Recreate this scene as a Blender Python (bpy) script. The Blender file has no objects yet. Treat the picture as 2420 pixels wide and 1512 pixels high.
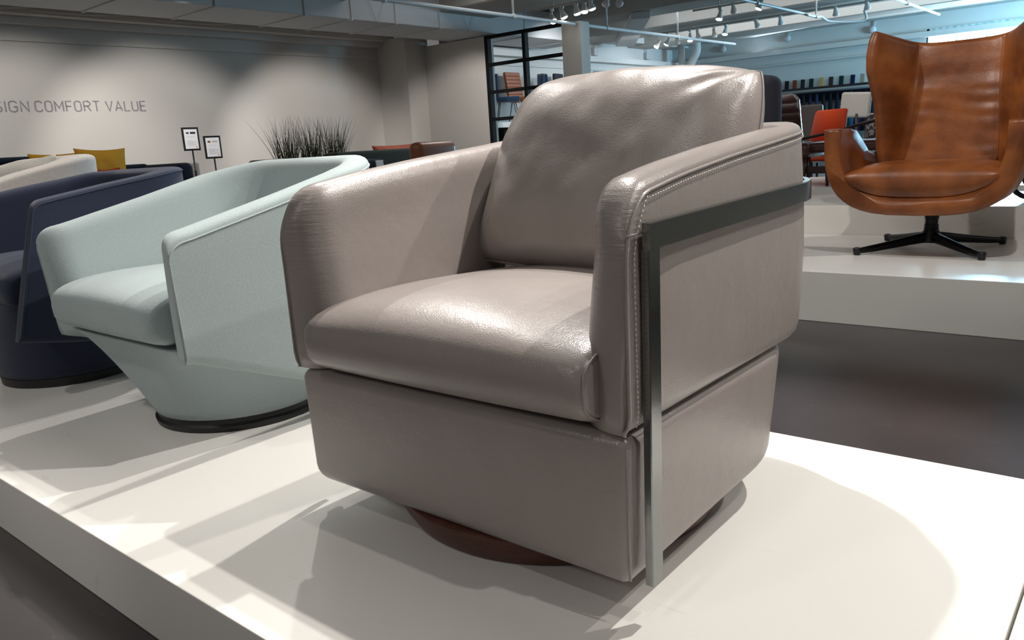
import bpy, bmesh, math, random
from mathutils import Vector, Matrix, noise
R=math.radians; PI=math.pi
S=bpy.context.scene; COL=S.collection
random.seed(7)
# ------------------------------------------------------------------ helpers
def lin(c):
    return tuple((x/12.92 if x<=.04045 else ((x+.055)/1.055)**2.4) for x in c)
def hexc(h): return lin([int(h[i:i+2],16)/255 for i in (0,2,4)])
def mat(name,col,rough=.5,metal=0.,bump=None,var=None,emit=None,estr=1.,sheen=0,spec=.5,coat=0.,vstretch=None):
    """bump=(kind,scale,strength); var=(scale,amount,col2)"""
    m=bpy.data.materials.new(name); m.use_nodes=True; nt=m.node_tree; N=nt.nodes; Lk=nt.links
    b=N['Principled BSDF']; c=hexc(col) if isinstance(col,str) else col
    b.inputs['Base Color'].default_value=(*c,1); b.inputs['Roughness'].default_value=rough
    b.inputs['Metallic'].default_value=metal; b.inputs['Specular IOR Level'].default_value=spec
    if sheen: b.inputs['Sheen Weight'].default_value=sheen
    if coat: b.inputs['Coat Weight'].default_value=coat; b.inputs['Coat Roughness'].default_value=.12
    tc=N.new('ShaderNodeTexCoord'); src=tc.outputs['Object']
    if vstretch:
        mp=N.new('ShaderNodeMapping'); mp.inputs['Scale'].default_value=vstretch; Lk.new(src,mp.inputs['Vector']); src=mp.outputs['Vector']
    if var:
        n=N.new('ShaderNodeTexNoise'); n.inputs['Scale'].default_value=var[0]; n.inputs['Detail'].default_value=6
        Lk.new(src,n.inputs['Vector'])
        rp=N.new('ShaderNodeValToRGB'); rp.color_ramp.elements[0].position=.5-var[1]; rp.color_ramp.elements[1].position=.5+var[1]
        c2=hexc(var[2]); rp.color_ramp.elements[0].color=(*c2,1); rp.color_ramp.elements[1].color=(*c,1)
        Lk.new(n.outputs['Fac'],rp.inputs['Fac']); Lk.new(rp.outputs['Color'],b.inputs['Base Color'])
    if bump:
        last=None
        for kind,sc,st in bump:
            if kind=='v':
                t=N.new('ShaderNodeTexVoronoi'); t.feature='SMOOTH_F1'; o=t.outputs['Distance']
            else:
                t=N.new('ShaderNodeTexNoise'); t.inputs['Detail'].default_value=5; o=t.outputs['Fac']
            t.inputs['Scale'].default_value=sc; Lk.new(src,t.inputs['Vector'])
            bp=N.new('ShaderNodeBump'); bp.inputs['Strength'].default_value=st; bp.inputs['Distance'].default_value=.002 if sc>60 else .01
            Lk.new(o,bp.inputs['Height'])
            if last: Lk.new(last,bp.inputs['Normal'])
            last=bp.outputs['Normal']
        Lk.new(last,b.inputs['Normal'])
    if emit:
        b.inputs['Emission Color'].default_value=(*hexc(emit),1); b.inputs['Emission Strength'].default_value=estr
    return m
def link(o,parent=None):
    COL.objects.link(o)
    if parent: o.parent=parent
    return o
def mk(name,bm,m,parent=None,smooth=True,loc=None,auto=None):
    bmesh.ops.recalc_face_normals(bm,faces=bm.faces)
    me=bpy.data.meshes.new(name); bm.to_mesh(me); bm.free()
    me.materials.append(m)
    if smooth:
        for p in me.polygons: p.use_smooth=True
        if auto is not None:
            try: me.set_sharp_from_angle(angle=R(auto))
            except Exception: pass
    o=bpy.data.objects.new(name,me); link(o,parent)
    if loc: o.location=loc
    return o
def tag(o,label=None,cat=None,group=None,kind=None):
    if label: o['label']=label
    if cat: o['category']=cat
    if group: o['group']=group
    if kind: o['kind']=kind
    return o
def struct(o): o['kind']='structure'; return o
def empty(name,loc,label=None,cat=None,group=None,rz=0):
    o=bpy.data.objects.new(name,None); o.empty_display_size=.1; link(o); o.location=loc; o.rotation_euler=(0,0,rz)
    return tag(o,label,cat,group)
def copy_tree(o,parent=None):
    c=o.copy(); COL.objects.link(c); c.parent=parent
    for ch in list(o.children): copy_tree(ch,c)
    return c
def box(bm,x0,x1,y0,y1,z0,z1,bev=0,seg=2):
    r=bmesh.ops.create_cube(bm,size=1,matrix=Matrix.Translation(((x0+x1)/2,(y0+y1)/2,(z0+z1)/2))@Matrix.Diagonal((abs(x1-x0),abs(y1-y0),abs(z1-z0),1)))
    if bev:
        es=set(e for v in r['verts'] for e in v.link_edges)
        bmesh.ops.bevel(bm,geom=list(es),offset=bev,segments=seg,affect='EDGES',profile=.5)
    return bm
def B(*a,**k):
    bm=bmesh.new(); box(bm,*a,**k); return bm
def loft(bm,rings,closed=True,cap0=True,cap1=True,loop=False):
    vs=[[bm.verts.new(p) for p in r] for r in rings]; n=len(vs[0])
    m=len(vs) if loop else len(vs)-1
    for i in range(m):
        a=vs[i]; b=vs[(i+1)%len(vs)]
        for j in range(n if closed else n-1):
            k=(j+1)%n
            bm.faces.new((a[j],a[k],b[k],b[j]))
    if closed and not loop:
        if cap0: bm.faces.new(vs[0][::-1])
        if cap1: bm.faces.new(vs[-1])
    return bm
def tube(bm,pts,r,seg=8,cap=True,ry=None):
    pts=[Vector(p) for p in pts]; rings=[]; n=len(pts); up0=None
    for i,p in enumerate(pts):
        d=(pts[min(i+1,n-1)]-pts[max(i-1,0)]).normalized()
        if up0 is None:
            up0=Vector((0,0,1)) if abs(d.z)<.9 else Vector((1,0,0))
        sx=d.cross(up0).normalized(); sy=sx.cross(d).normalized(); up0=sy
        rr=r[i] if isinstance(r,(list,tuple)) else r
        rings.append([p+sx*math.cos(2*PI*k/seg)*rr+sy*math.sin(2*PI*k/seg)*(ry or rr) for k in range(seg)])
    return loft(bm,rings,cap0=cap,cap1=cap)
def lathe(bm,prof,cx=0,cy=0,seg=32):
    """prof list of (r,z)"""
    rings=[[Vector((cx+max(r,1e-4)*math.cos(2*PI*k/seg),cy+max(r,1e-4)*math.sin(2*PI*k/seg),z)) for k in range(seg)] for r,z in prof]
    return loft(bm,rings)
def smoothpath(pts,n=8):
    """Catmull-Rom"""
    P=[Vector(p) for p in pts]; out=[]
    for i in range(len(P)-1):
        p0=P[max(i-1,0)];p1=P[i];p2=P[i+1];p3=P[min(i+2,len(P)-1)]
        for k in range(n):
            t=k/n
            out.append(.5*((2*p1)+(-p0+p2)*t+(2*p0-5*p1+4*p2-p3)*t*t+(-p0+3*p1-3*p2+p3)*t**3))
    out.append(P[-1]); return out
def interp(tab,x):
    if x<=tab[0][0]: return tab[0][1]
    for (a,va),(b,vb) in zip(tab,tab[1:]):
        if x<=b: return va+(vb-va)*(x-a)/(b-a)
    return tab[-1][1]
def spow(v,e): return math.copysign(abs(v)**e,v)
# ------------------------------------------------------------------ materials
M={}
M['leather']=mat('taupe leather','958D89',.32,bump=[('v',430,.17),('n',24,.12),('n',5,.10)],var=(7,.3,'8D8581'),spec=.6)
M['stitch']=mat('pale thread','D8D2CC',.7)
M['mint']=mat('mint chenille','A7B3B4',.95,bump=[('n',420,.5),('n',120,.25)],var=(380,.3,'909D9E'),sheen=.2,spec=.2)
M['navyfab']=mat('navy wool','2D3346',.95,bump=[('n',500,.3)],var=(300,.25,'282E40'),sheen=.15,spec=.2)
M['cream']=mat('cream boucle','CFC9C3',.95,bump=[('n',200,.5)],var=(150,.25,'B8B2AD'),sheen=.2,spec=.2)
M['greyfab']=mat('silver fabric','BDBBB4',.9,bump=[('n',300,.3)],var=(90,.3,'A9A7A0'),spec=.2)
M['tan']=mat('tan leather','9C5A2A',.38,bump=[('v',160,.12),('n',22,.14)],var=(7,.16,'6E3917'),spec=.5)
M['blackmetal']=mat('black metal','17181A',.35,metal=.6)
M['black']=mat('black plastic','101012',.45)
M['steel']=mat('brushed gunmetal steel','8C8E8C',.2,metal=1.,bump=[('n',14,.06),('n',300,.03)])
M['walnut']=mat('walnut','5B3325',.4,bump=[('n',60,.1)],var=(22,.2,'45241A'),vstretch=(1,1,6))
M['platform']=mat('white laminate','E8E6E1',.27,bump=[('n',3,.02)],spec=.5)
def specks(m):
    nt=m.node_tree; N=nt.nodes; L=nt.links; b=N['Principled BSDF']; c=tuple(b.inputs['Base Color'].default_value)
    tc=N.new('ShaderNodeTexCoord'); v=N.new('ShaderNodeTexVoronoi'); v.inputs['Scale'].default_value=11; L.new(tc.outputs['Object'],v.inputs['Vector'])
    lt=N.new('ShaderNodeMath'); lt.operation='LESS_THAN'; lt.inputs[1].default_value=.013; L.new(v.outputs['Distance'],lt.inputs[0])
    mp=N.new('ShaderNodeMapping'); mp.inputs['Scale'].default_value=(2,7,2); mp.inputs['Rotation'].default_value=(0,0,.6); L.new(tc.outputs['Object'],mp.inputs['Vector'])
    n=N.new('ShaderNodeTexNoise'); n.inputs['Scale'].default_value=2.2; n.inputs['Detail'].default_value=9; n.inputs['Distortion'].default_value=1.5; L.new(mp.outputs['Vector'],n.inputs['Vector'])
    r=N.new('ShaderNodeMapRange'); r.inputs['From Min'].default_value=.68; r.inputs['From Max'].default_value=.76; r.inputs['To Max'].default_value=.16; L.new(n.outputs['Fac'],r.inputs['Value'])
    ad=N.new('ShaderNodeMath'); ad.operation='MAXIMUM'; L.new(lt.outputs[0],ad.inputs[0]); L.new(r.outputs['Result'],ad.inputs[1])
    mx=N.new('ShaderNodeMixRGB'); mx.inputs['Color1'].default_value=c; mx.inputs['Color2'].default_value=(*hexc('7A746E'),1); L.new(ad.outputs[0],mx.inputs['Fac']); L.new(mx.outputs['Color'],b.inputs['Base Color'])
specks(M['platform'])
M['wall']=mat('warm white paint','CBC7C2',.75,bump=[('n',90,.06)])
M['wall2']=mat('grey white paint','C2C2C0',.7,bump=[('n',60,.05)])
M['ceil']=mat('painted concrete ceiling','B9B6B0',.7,bump=[('n',12,.15)])
M['duct']=mat('painted sheet metal','C9CCCE',.55,bump=[('n',6,.05)])
M['bluewin']=mat('daylight pane','FFFFFF',.3,emit='E8FBFF',estr=9.)
M['blackframe']=mat('black painted steel','0C0E11',.6,spec=.25)
M['white']=mat('white plastic','DEDEDC',.4)
M['glow']=mat('lamp lens','FFFFFF',.3,emit='FFF8EE',estr=14)
M['paper']=mat('white paper','EDECF0',.6)
M['greyprint']=mat('grey print','B9B8BC',.6)
M['darkprint']=mat('dark print','23252C',.6)
M['redprint']=mat('red print','C03A45',.6)
M['letter']=mat('grey lettering','8B888C',.6)
M['yellow']=mat('mustard fabric','E2AA3C',.9,bump=[('n',200,.3)],var=(60,.3,'D79D34'),spec=.2)
M['navy2']=mat('dark blue velvet','10192C',.8,sheen=.2,spec=.2)
M['red']=mat('red fabric','B23A1C',.9,spec=.2)
M['orange']=mat('orange red fabric','C4441F',.85,bump=[('n',300,.2)],spec=.2,sheen=.2)
M['coral']=mat('coral fabric','C9705A',.9,spec=.2)
M['green']=mat('dark green velvet','1F261B',.8,sheen=.2,spec=.2)
M['grass']=mat('dried green blades','646A4A',.7,var=(30,.3,'4A5036'),spec=.2)
M['oxblood']=mat('dark brown leather','4A2A26',.3,bump=[('n',40,.1)])
M['charcoal']=mat('charcoal fabric','33353F',.9,spec=.2)
M['chbrown']=mat('brown leather','8B5236',.4,bump=[('n',60,.1)])
M['blue']=mat('teal blue velvet','17324C',.8,sheen=.3,spec=.2)
M['greige']=mat('greige leather','6E6560',.5)
M['dkwood']=mat('dark wood','3A211B',.4,var=(20,.2,'2A1612'))
M['pattern']=mat('patterned fabric','8E8A8C',.9,var=(26,.03,'3A3638'),spec=.2)
M['beige']=mat('beige fabric','B3AAA2',.9,spec=.2)
# floor: dark polished concrete with scuffs
def floor_mat():
    m=mat('dark polished concrete','49454A',.32,bump=[('n',8,.05)]); nt=m.node_tree; N=nt.nodes; L=nt.links; b=N['Principled BSDF']
    tc=N.new('ShaderNodeTexCoord'); n1=N.new('ShaderNodeTexNoise'); n1.inputs['Scale'].default_value=1.6; n1.inputs['Detail'].default_value=8
    L.new(tc.outputs['Object'],n1.inputs['Vector']); r=N.new('ShaderNodeValToRGB')
    r.color_ramp.elements[0].position=.35; r.color_ramp.elements[0].color=(*hexc('332F30'),1)
    r.color_ramp.elements[1].position=.7; r.color_ramp.elements[1].color=(*hexc('433F40'),1)
    L.new(n1.outputs['Fac'],r.inputs['Fac'])
    mp=N.new('ShaderNodeMapping'); mp.inputs['Scale'].default_value=(3,14,1); mp.inputs['Rotation'].default_value=(0,0,.4); L.new(tc.outputs['Object'],mp.inputs['Vector'])
    n2=N.new('ShaderNodeTexNoise'); n2.inputs['Scale'].default_value=4; n2.inputs['Detail'].default_value=10; L.new(mp.outputs['Vector'],n2.inputs['Vector'])
    r2=N.new('ShaderNodeValToRGB'); r2.color_ramp.elements[0].position=.66; r2.color_ramp.elements[0].color=(0,0,0,1); r2.color_ramp.elements[1].position=.8; r2.color_ramp.elements[1].color=(.35,.35,.35,1)
    L.new(n2.outputs['Fac'],r2.inputs['Fac']); mx=N.new('ShaderNodeMixRGB'); mx.inputs['Color2'].default_value=(*hexc('8E888A'),1)
    L.new(r2.outputs['Color'],mx.inputs['Fac']); L.new(r.outputs['Color'],mx.inputs['Color1']); L.new(mx.outputs['Color'],b.inputs['Base Color'])
    return m
M['floor']=floor_mat()
def shell_leather():
    m=M['leather'].copy(); m.name='taupe leather with nose wrinkles'; nt=m.node_tree; N=nt.nodes; L=nt.links; b=N['Principled BSDF']
    src=N.new('ShaderNodeTexCoord').outputs['Object']
    mp=N.new('ShaderNodeMapping'); mp.inputs['Scale'].default_value=(9,14,150); L.new(src,mp.inputs['Vector'])
    n=N.new('ShaderNodeTexNoise'); n.inputs['Scale'].default_value=1.0; n.inputs['Detail'].default_value=3; L.new(mp.outputs['Vector'],n.inputs['Vector'])
    sp=N.new('ShaderNodeSeparateXYZ'); L.new(src,sp.inputs['Vector'])
    mr=N.new('ShaderNodeMapRange'); mr.inputs['From Min'].default_value=-.335; mr.inputs['From Max'].default_value=-.255; mr.inputs['To Min'].default_value=1; mr.inputs['To Max'].default_value=0; L.new(sp.outputs['Y'],mr.inputs['Value'])
    mz=N.new('ShaderNodeMapRange'); mz.inputs['From Min'].default_value=.40; mz.inputs['From Max'].default_value=.60; L.new(sp.outputs['Z'],mz.inputs['Value'])
    mu=N.new('ShaderNodeMath'); mu.operation='MULTIPLY'; L.new(mr.outputs['Result'],mu.inputs[0]); L.new(mz.outputs['Result'],mu.inputs[1])
    m2=N.new('ShaderNodeMath'); m2.operation='MULTIPLY'; L.new(mu.outputs[0],m2.inputs[0]); L.new(n.outputs['Fac'],m2.inputs[1])
    bp=N.new('ShaderNodeBump'); bp.inputs['Strength'].default_value=.8; bp.inputs['Distance'].default_value=.003; L.new(m2.outputs[0],bp.inputs['Height'])
    old=b.inputs['Normal'].links[0].from_socket; L.new(old,bp.inputs['Normal']); L.new(bp.outputs['Normal'],b.inputs['Normal'])
    return m
M['leather_shell']=shell_leather()
# ------------------------------------------------------------------ setting
struct(mk('floor',B(-13,12,-3,21.5,-.2,0),M['floor'],smooth=False))
struct(mk('ceiling',B(-13,12,-3,21.5,3.6,3.8),M['ceil'],smooth=False))
struct(mk('wall_left',B(-12.7,-12.5,-3,11.6,0,3.6),M['wall'],smooth=False))
bm=bmesh.new()
box(bm,-12.5,-12.44,-3,11.09,2.655,2.70); box(bm,-12.5,-12.47,-3,11.09,2.70,2.86); box(bm,-12.5,-12.3,-3,11.09,2.86,2.96); box(bm,-12.5,-12.1,-3,11.09,2.96,3.05); box(bm,-12.5,-11.75,-3,11.09,3.05,3.6)
struct(mk('trim_1',bm,M['wall'],smooth=False))
struct(mk('wall_left_pilaster',B(-12.5,-11.677,11.09,11.7,0,3.0),M['wall'],smooth=False))
bm=B(-12.5,-11.655,11.07,11.09,2.66,3.0); struct(mk('trim_2',bm,M['wall'],smooth=False))
struct(mk('wall_partition',B(-11.677,-10.10,11.6,11.85,0,2.83),M['wall'],smooth=False))
struct(mk('wall_left_rear',B(-11.5,-11.3,11.85,21,0,3.6),M['wall2'],smooth=False))
bm=bmesh.new(); box(bm,-11.3,-11.0,11.86,21,2.66,2.78); box(bm,-11.3,-11.25,11.86,21,2.50,2.66); box(bm,-11.3,-10.8,11.86,21,3.15,3.6)
struct(mk('trim_3',bm,M['wall2'],smooth=False))
# rear wall with a high window
bm=bmesh.new(); WX0,WX1=-4.75,-.6
box(bm,-11.3,WX0,21,21.2,0,3.6); box(bm,WX1,12,21,21.2,0,3.6); box(bm,WX0,WX1,21,21.2,2.86,3.6); box(bm,WX0,WX1,21,21.2,0,1.9)
struct(mk('wall_back',bm,M['wall2'],smooth=False))
bm=bmesh.new(); box(bm,-11.2,12,20.8,21,2.68,2.80); box(bm,-11.2,12,20.9,21,2.42,2.45); box(bm,-11.2,12,20.5,21,3.2,3.32)
struct(mk('trim_4',bm,M['wall2'],smooth=False))
w=mk('window_1',B(WX0,WX1,21.12,21.14,1.9,2.86),M['bluewin'],smooth=False); struct(w)
bm=bmesh.new()
for i in range(8):
    x=WX0+(WX1-WX0)*i/7; box(bm,x-.025,x+.025,21.0,21.1,1.9,2.86)
box(bm,WX0,WX1,21,21.1,1.9,1.95); box(bm,WX0,WX1,21,21.1,2.80,2.86)
mk('window_frame',bm,M['white'],w,smooth=False)
# curtain-like sheer valance
bm=bmesh.new(); pts=[]
n=160
rt=[Vector((WX0+.05+(WX1-WX0-.1)*i/n,20.97+.012*math.sin(i*1.1),2.85)) for i in range(n+1)]
rb=[Vector((WX0+.05+(WX1-WX0-.1)*i/n,20.97+.016*math.sin(i*1.1+.3),2.70+.02*math.sin(i*.37)*math.sin(i*.11))) for i in range(n+1)]
loft(bm,[rt,rb],closed=False); mk('valance',bm,mat('sheer','CFE9EE',.8),w)
# ceiling beams
for i,(y0,y1,z0) in enumerate([(-1.2,0.2,3.1),(3.4,4.8,3.1),(7.0,8.2,3.1),(10.2,11.55,3.1),(13.4,14.3,3.1),(15.8,17.1,3.1),(18.6,19.5,3.1)]):
    bm=B(-11.3 if y0>11.6 else -11.75,12,y0,y1,z0,3.6,bev=.02,seg=1)
    struct(mk('trim_%d'%(5+i),bm,M['ceil'],smooth=False))
# structure between
# ------------------------------------------------------------------ grid window
g=mk('window_2',B(-10.10,-10.02,11.6,11.70,0,2.83),M['blackframe'],smooth=False); struct(g)
bm=bmesh.new()
for x in (-9.18,): box(bm,x-.035,x+.035,11.6,11.70,0,2.83)
for z in (2.80,2.315,1.825,1.335,.85,.36): box(bm,-10.02,-8.32,11.6,11.66,z-.03,z+.03)
mk('window_frame',bm,M['blackframe'],g,smooth=False)
o=mk('column',B(-8.32,-7.93,11.58,11.84,0,2.80),M['wall'],smooth=False); tag(o,'square pale plastered column at the right end of the black window grid','column')
# ------------------------------------------------------------------ duct
dt=empty('air_duct',(-10.4,6,2.85),'large rectangular white air duct running below the ceiling to the far partition','duct')
def rel(o,p):  # parent keeping world placement for mesh authored in world coords
    o.parent=p; o.matrix_parent_inverse=Matrix.Translation(-Vector(p.location)) if p.rotation_euler.z==0 else p.matrix_basis.inverted(); return o
def part(name,bm,m,p,smooth=True,auto=None):
    o=mk(name,bm,m,None,smooth,auto=auto); 
    # bake into the parent's local space
    M_=Matrix.LocRotScale(p.location,p.rotation_euler,None).inverted(); o.data.transform(M_); o.parent=p; return o
part('duct_body',B(-10.98,-9.84,-2,14.6,2.845,3.35,bev=.008,seg=1),M['duct'],dt,smooth=False)
for y in (1.2,3.0,4.85,6.05,7.45,8.3,9.2,10.2,12.5,14):
    part('flange',B(-10.99,-9.825,y-.018,y+.018,2.83,3.37,bev=.004,seg=1),M['duct'],dt,smooth=False)
for y in (8.8,10.9):
    bm=bmesh.new(); tube(bm,[(-9.82,y-.25,3.35),(-9.82,y,2.80),(-9.82,y+.25,3.35)],.004,6)
    part('hanger_wire',bm,M['white'],dt)
# junction boxes on the soffit behind the duct
for i,(y,lab) in enumerate([(4.55,'small dark electrical box on the left soffit, nearest the camera'),(5.85,'small dark electrical box on the left soffit, middle one of three'),(7.55,'small dark electrical box on the left soffit, farthest of three')]):
    o=empty('junction_box',(-11.74,y,3.1),lab,'electrical box','electrical boxes on the left soffit')
    part('box_body',B(-11.75,-11.68,y-.06,y+.06,3.02,3.13,bev=.005),mat('dark grey steel%d'%i,'4B4846',.6),o,smooth=False)
    bm=bmesh.new(); tube(bm,smoothpath([(-11.72,y+.03,3.03),(-11.8,y-.05,2.99),(-12.0,y-.5,2.99),(-12.05,y-1.2,3.0)],6),.012,8)
    part('conduit',bm,M['wall'],o)
# pipes
def pipe(name,x,y0,y1,z,r,lab,bends=None):
    o=empty(name,(x,y0,z),lab,'pipe')
    pts=bends or [(x,y0,z),(x,y1,z)]
    bm=bmesh.new(); tube(bm,smoothpath(pts,5) if bends else pts,r,10); part('pipe_run',bm,M['duct'],o)
    y=y0+1.0
    while y<y1-.3:
        bm=bmesh.new(); box(bm,x-.012,x+.012,y-.012,y+.012,z+.01,3.6); box(bm,x-r-.01,x+r+.01,y-.02,y+.02,z-r-.008,z+r+.008,bev=.01); y+=2.6
        part('pipe_hanger',bm,M['white'],o)
    return o
pipe('ceiling_pipe',-8.0,-1.5,17.8,2.755,.027,'long thin white pipe crossing above the black window grid and column')
pipe('ceiling_pipe',-5.26,-1.5,16.0,2.76,.022,'thin white pipe with a crooked far end, second from the left on the ceiling',bends=[(-5.26,-1.5,2.76),(-5.26,8,2.76),(-5.26,14.2,2.76),(-5.22,14.5,2.74),(-5.28,15.2,2.76),(-5.3,15.5,2.79),(-5.28,16.0,2.74),(-4.85,16.5,2.74),(-4.82,16.4,2.9)])
pipe('ceiling_pipe',-3.76,-1.5,17.4,2.76,.022,'thin white pipe ending before the bright high window')
# diagonal pale duct and tall vertical riser
o=empty('diagonal_duct',(-9.8,16,3.1),'flat pale blue duct slanting across the far ceiling behind the column','duct')
bm=bmesh.new(); 
loft(bm,[[Vector(p) for p in r] for r in ([(-8.044,13.406,2.97),(-7.746,13.567,2.97),(-7.746,13.567,3.09),(-8.044,13.406,3.09)],[(-10.595,16.913,2.97),(-10.391,17.403,2.97),(-10.391,17.403,3.09),(-10.595,16.913,3.09)])])
part('duct_body',bm,M['duct'],o,smooth=False)
o=empty('riser_pipe',(-10.5,20.4,0),'grey vertical drain pipe with a kinked top in the far left corner','pipe')
bm=bmesh.new(); tube(bm,smoothpath([(-10.45,20.4,0),(-10.45,20.4,2.2),(-10.45,20.4,2.6),(-10.2,20.3,2.95),(-10.2,20.3,3.2)],6),.1,14); part('pipe_run',bm,M['wall2'],o)
bm=bmesh.new(); tube(bm,[(-10.75,20.5,0),(-10.75,20.5,3.5)],.09,14); part('side_pipe',bm,M['wall2'],o)
# round lamps / sensors on the rear wall with conduits
for i,(x,z,lab) in enumerate([(-9.75,3.0,'round wall fixture on the far back wall, leftmost of three'),(-8.0,3.06,'round wall fixture on the far back wall, middle of three'),(-5.95,3.0,'round bright-faced wall fixture on the far back wall, rightmost of three')]):
    o=empty('wall_fixture',(x,20.95,z),lab,'light fixture')
    bm=bmesh.new(); lathe(bm,[(.06,0),(.08,.02),(.08,.07),(.05,.09)],seg=20); bm.transform(Matrix.Translation((x,20.99,z))@Matrix.Rotation(PI/2,4,'X')); part('fixture_body',bm,M['duct'] if i==2 else M['greyprint'],o)
    bm=bmesh.new(); tube(bm,smoothpath([(x+.03,20.97,z+.07),(x+.06,20.97,z+.2),(x+.3,20.97,z+.28),(x+1.3,20.97,z+.30)],6),.014,8); part('conduit',bm,M['greyprint'],o)
for i,(y,lab) in enumerate([(17.0,'small grey electrical box high on the far left wall, right of the column'),(19.5,'small grey electrical box with a cable, high on the far left wall near the corner')]):
    o=empty('junction_box',(-11.2,y,2.95),lab,'electrical box')
    part('box_body',B(-11.3,-11.2,y-.09,y+.09,2.84,3.02,bev=.01),M['greyprint'],o,smooth=False)
    bm=bmesh.new(); tube(bm,[(-11.24,y,3.0),(-11.24,y-.08,3.16)],.012,8); part('conduit',bm,M['greyprint'],o)
# ------------------------------------------------------------------ track lights
def track_light(p,ztrack,tilt,az,lit,label,group):
    x,y,z=p
    o=empty('track_light',(x,y,z),label,'track light',group)
    d=Vector((math.sin(az)*math.sin(tilt),math.cos(az)*math.sin(tilt),-math.cos(tilt)))
    rot=Vector((0,0,-1)).rotation_difference(d).to_matrix().to_4x4()
    T=Matrix.Translation((x,y,z))@rot@Matrix.Scale(1.0,4)
    # profile pointing down -z; face at z=-.02
    bm=bmesh.new(); lathe(bm,[(.012,.17),(.03,.165),(.033,.10),(.045,.06),(.062,.015),(.062,0),(.055,0)],seg=20); bm.transform(T); part('lamp_head',bm,M['white'],o)
    bm=bmesh.new(); lathe(bm,[(.056,.004),(.05,-.014),(.02,-.022),(.001,-.023)],seg=20); bm.transform(T); part('lamp_lens',bm,M['glow'] if lit else M['paper'],o)
    top=Vector((x,y,z))-d*.10
    bm=bmesh.new(); tube(bm,[top,(top.x,top.y,ztrack-.01)],.012,8); box(bm,top.x-.03,top.x+.03,top.y-.018,top.y+.018,ztrack-.05,ztrack-.008); part('stem',bm,M['white'],o)
    return o
ORD=['leftmost','second','third','fourth','fifth','sixth','seventh','eighth','ninth','tenth','eleventh','twelfth']
def row(pts,ztr,desc,group,name):
    n=len(pts)
    for i,(x,y,z,t,a,lit) in enumerate(pts):
        w='leftmost' if i==0 else ('rightmost' if i==n-1 else ORD[i]+' from the left')
        track_light((x,y,z),ztr,R(t),R(a),lit,'white track spotlight, %s in the row %s'%(w,desc),group)
    y=pts[0][1]; xs=[p[0] for p in pts]
    o=empty('lighting_track',(min(xs),y,ztr),'thin lighting track holding the spotlight row %s'%desc,'lighting track')
    part('track_rail',B(min(xs)-.5,max(xs)+1.5,y-.018,y+.018,ztr-.012,ztr+.018),M['ceil'],o,smooth=False)
    x=min(xs)
    while x<max(xs)+1.4: part('track_rod',B(x-.008,x+.008,y-.008,y+.008,ztr+.01,3.6),M['ceil'],o,smooth=False); x+=.9
row([(-8.2,11.2,2.80,35,120,1),(-7.98,11.2,2.83,20,60,1),(-7.72,11.2,2.85,10,60,1),(-7.58,11.2,2.86,12,150,1),(-7.43,11.2,2.88,15,60,1),(-7.18,11.2,2.90,20,200,0),(-6.92,11.2,2.87,25,110,0)],3.02,'above the column','spotlights above the column',0)
row([(-6.50,13.8,2.79,15,200,1),(-6.22,13.8,2.86,10,20,0),(-5.78,13.8,2.86,25,240,1)],3.0,'at the middle of the ceiling','spotlights in the middle of the ceiling',0)
row([(-9.25,16.45,2.78,35,220,1),(-9.0,16.45,2.80,30,250,1),(-8.72,16.45,2.79,10,20,0),(-8.42,16.45,2.81,15,160,1),(-8.22,16.45,2.84,15,20,0),(-7.85,16.45,2.82,10,20,0),(-7.62,16.45,2.84,15,200,1),(-6.9,16.45,2.9,30,30,0),(-6.42,16.45,2.88,12,20,0),(-5.35,16.45,2.90,12,20,0),(-4.78,16.45,2.93,12,10,0),(-3.2,16.45,2.9,15,20,0)],3.05,'along the far ceiling','spotlights along the far ceiling',0)
# ------------------------------------------------------------------ platforms
P0=.153
def platform(x0,x1,y0,y1,z0,z1,label,g=None):
    o=mk('display_platform',B(x0,x1,y0,y1,z0,z1,bev=.0025,seg=2),M['platform'],smooth=False); tag(o,label,'platform',g); return o
GP='front row of white display platforms'
platform(-.124,2.31,.567,1.787,0,P0,'low white display platform at the lower right corner, beyond the seam',GP)
platform(-2.564,-.128,.567,1.787,0,P0,'low white display platform under the taupe leather and mint swivel chairs',GP)
platform(-5.004,-2.568,.567,1.787,0,P0,'low white display platform under the navy swivel chair at the left',GP)
platform(-7.444,-5.008,.567,1.787,0,P0,'low white display platform farthest left, beyond the navy chair',GP)
platform(-4.4,4.2,3.58,4.858,0,.23,'white display platform carrying the tan wing chair')
platform(-4.4,4.2,4.862,5.80,0,.40,'taller white step platform right behind the tan wing chair')
platform(-5.6,4.2,6.3,7.6,0,.40,'white display platform under the dark wood lounge chair in the background')
platform(-8.9,-7.2,1.85,5.2,0,.12,'low white platform under the dark blue sofa by the lettered wall')
# ------------------------------------------------------------------ U-shaped shells
def upath(cx,W,yf,yb,Rc,dense=True):
    """plan path, right front -> around the back -> left front : (x,y,nx,ny,s) n = inward"""
    out=[]; Ls=yb-Rc-yf
    ss=[0,.0015,.004,.008,.013,.02,.028,.038,.05,.065,.085]
    k=11; ss+= [.085+(Ls-.085)*(i+1)/k for i in range(k)]
    side=[(cx+W,yf+s,-1,0,s) for s in ss]
    arc=[]
    na=14
    for i in range(1,na+1):
        a=PI/2*i/na; arc.append((cx+W-Rc+Rc*math.cos(a),yb-Rc+Rc*math.sin(a),-math.cos(a),-math.sin(a),Ls+Rc*a))
    half=side+arc; L0=half[-1][4]; w=W-Rc
    mid=[(cx+w-w*2*i/8,yb,0,-1,L0+min(2*w*i/8,2*w-2*w*i/8)) for i in range(1,8)]
    left=[(2*cx-x,y,-nx,ny,s) for x,y,nx,ny,s in reversed(half)]
    return half+mid+left
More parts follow.
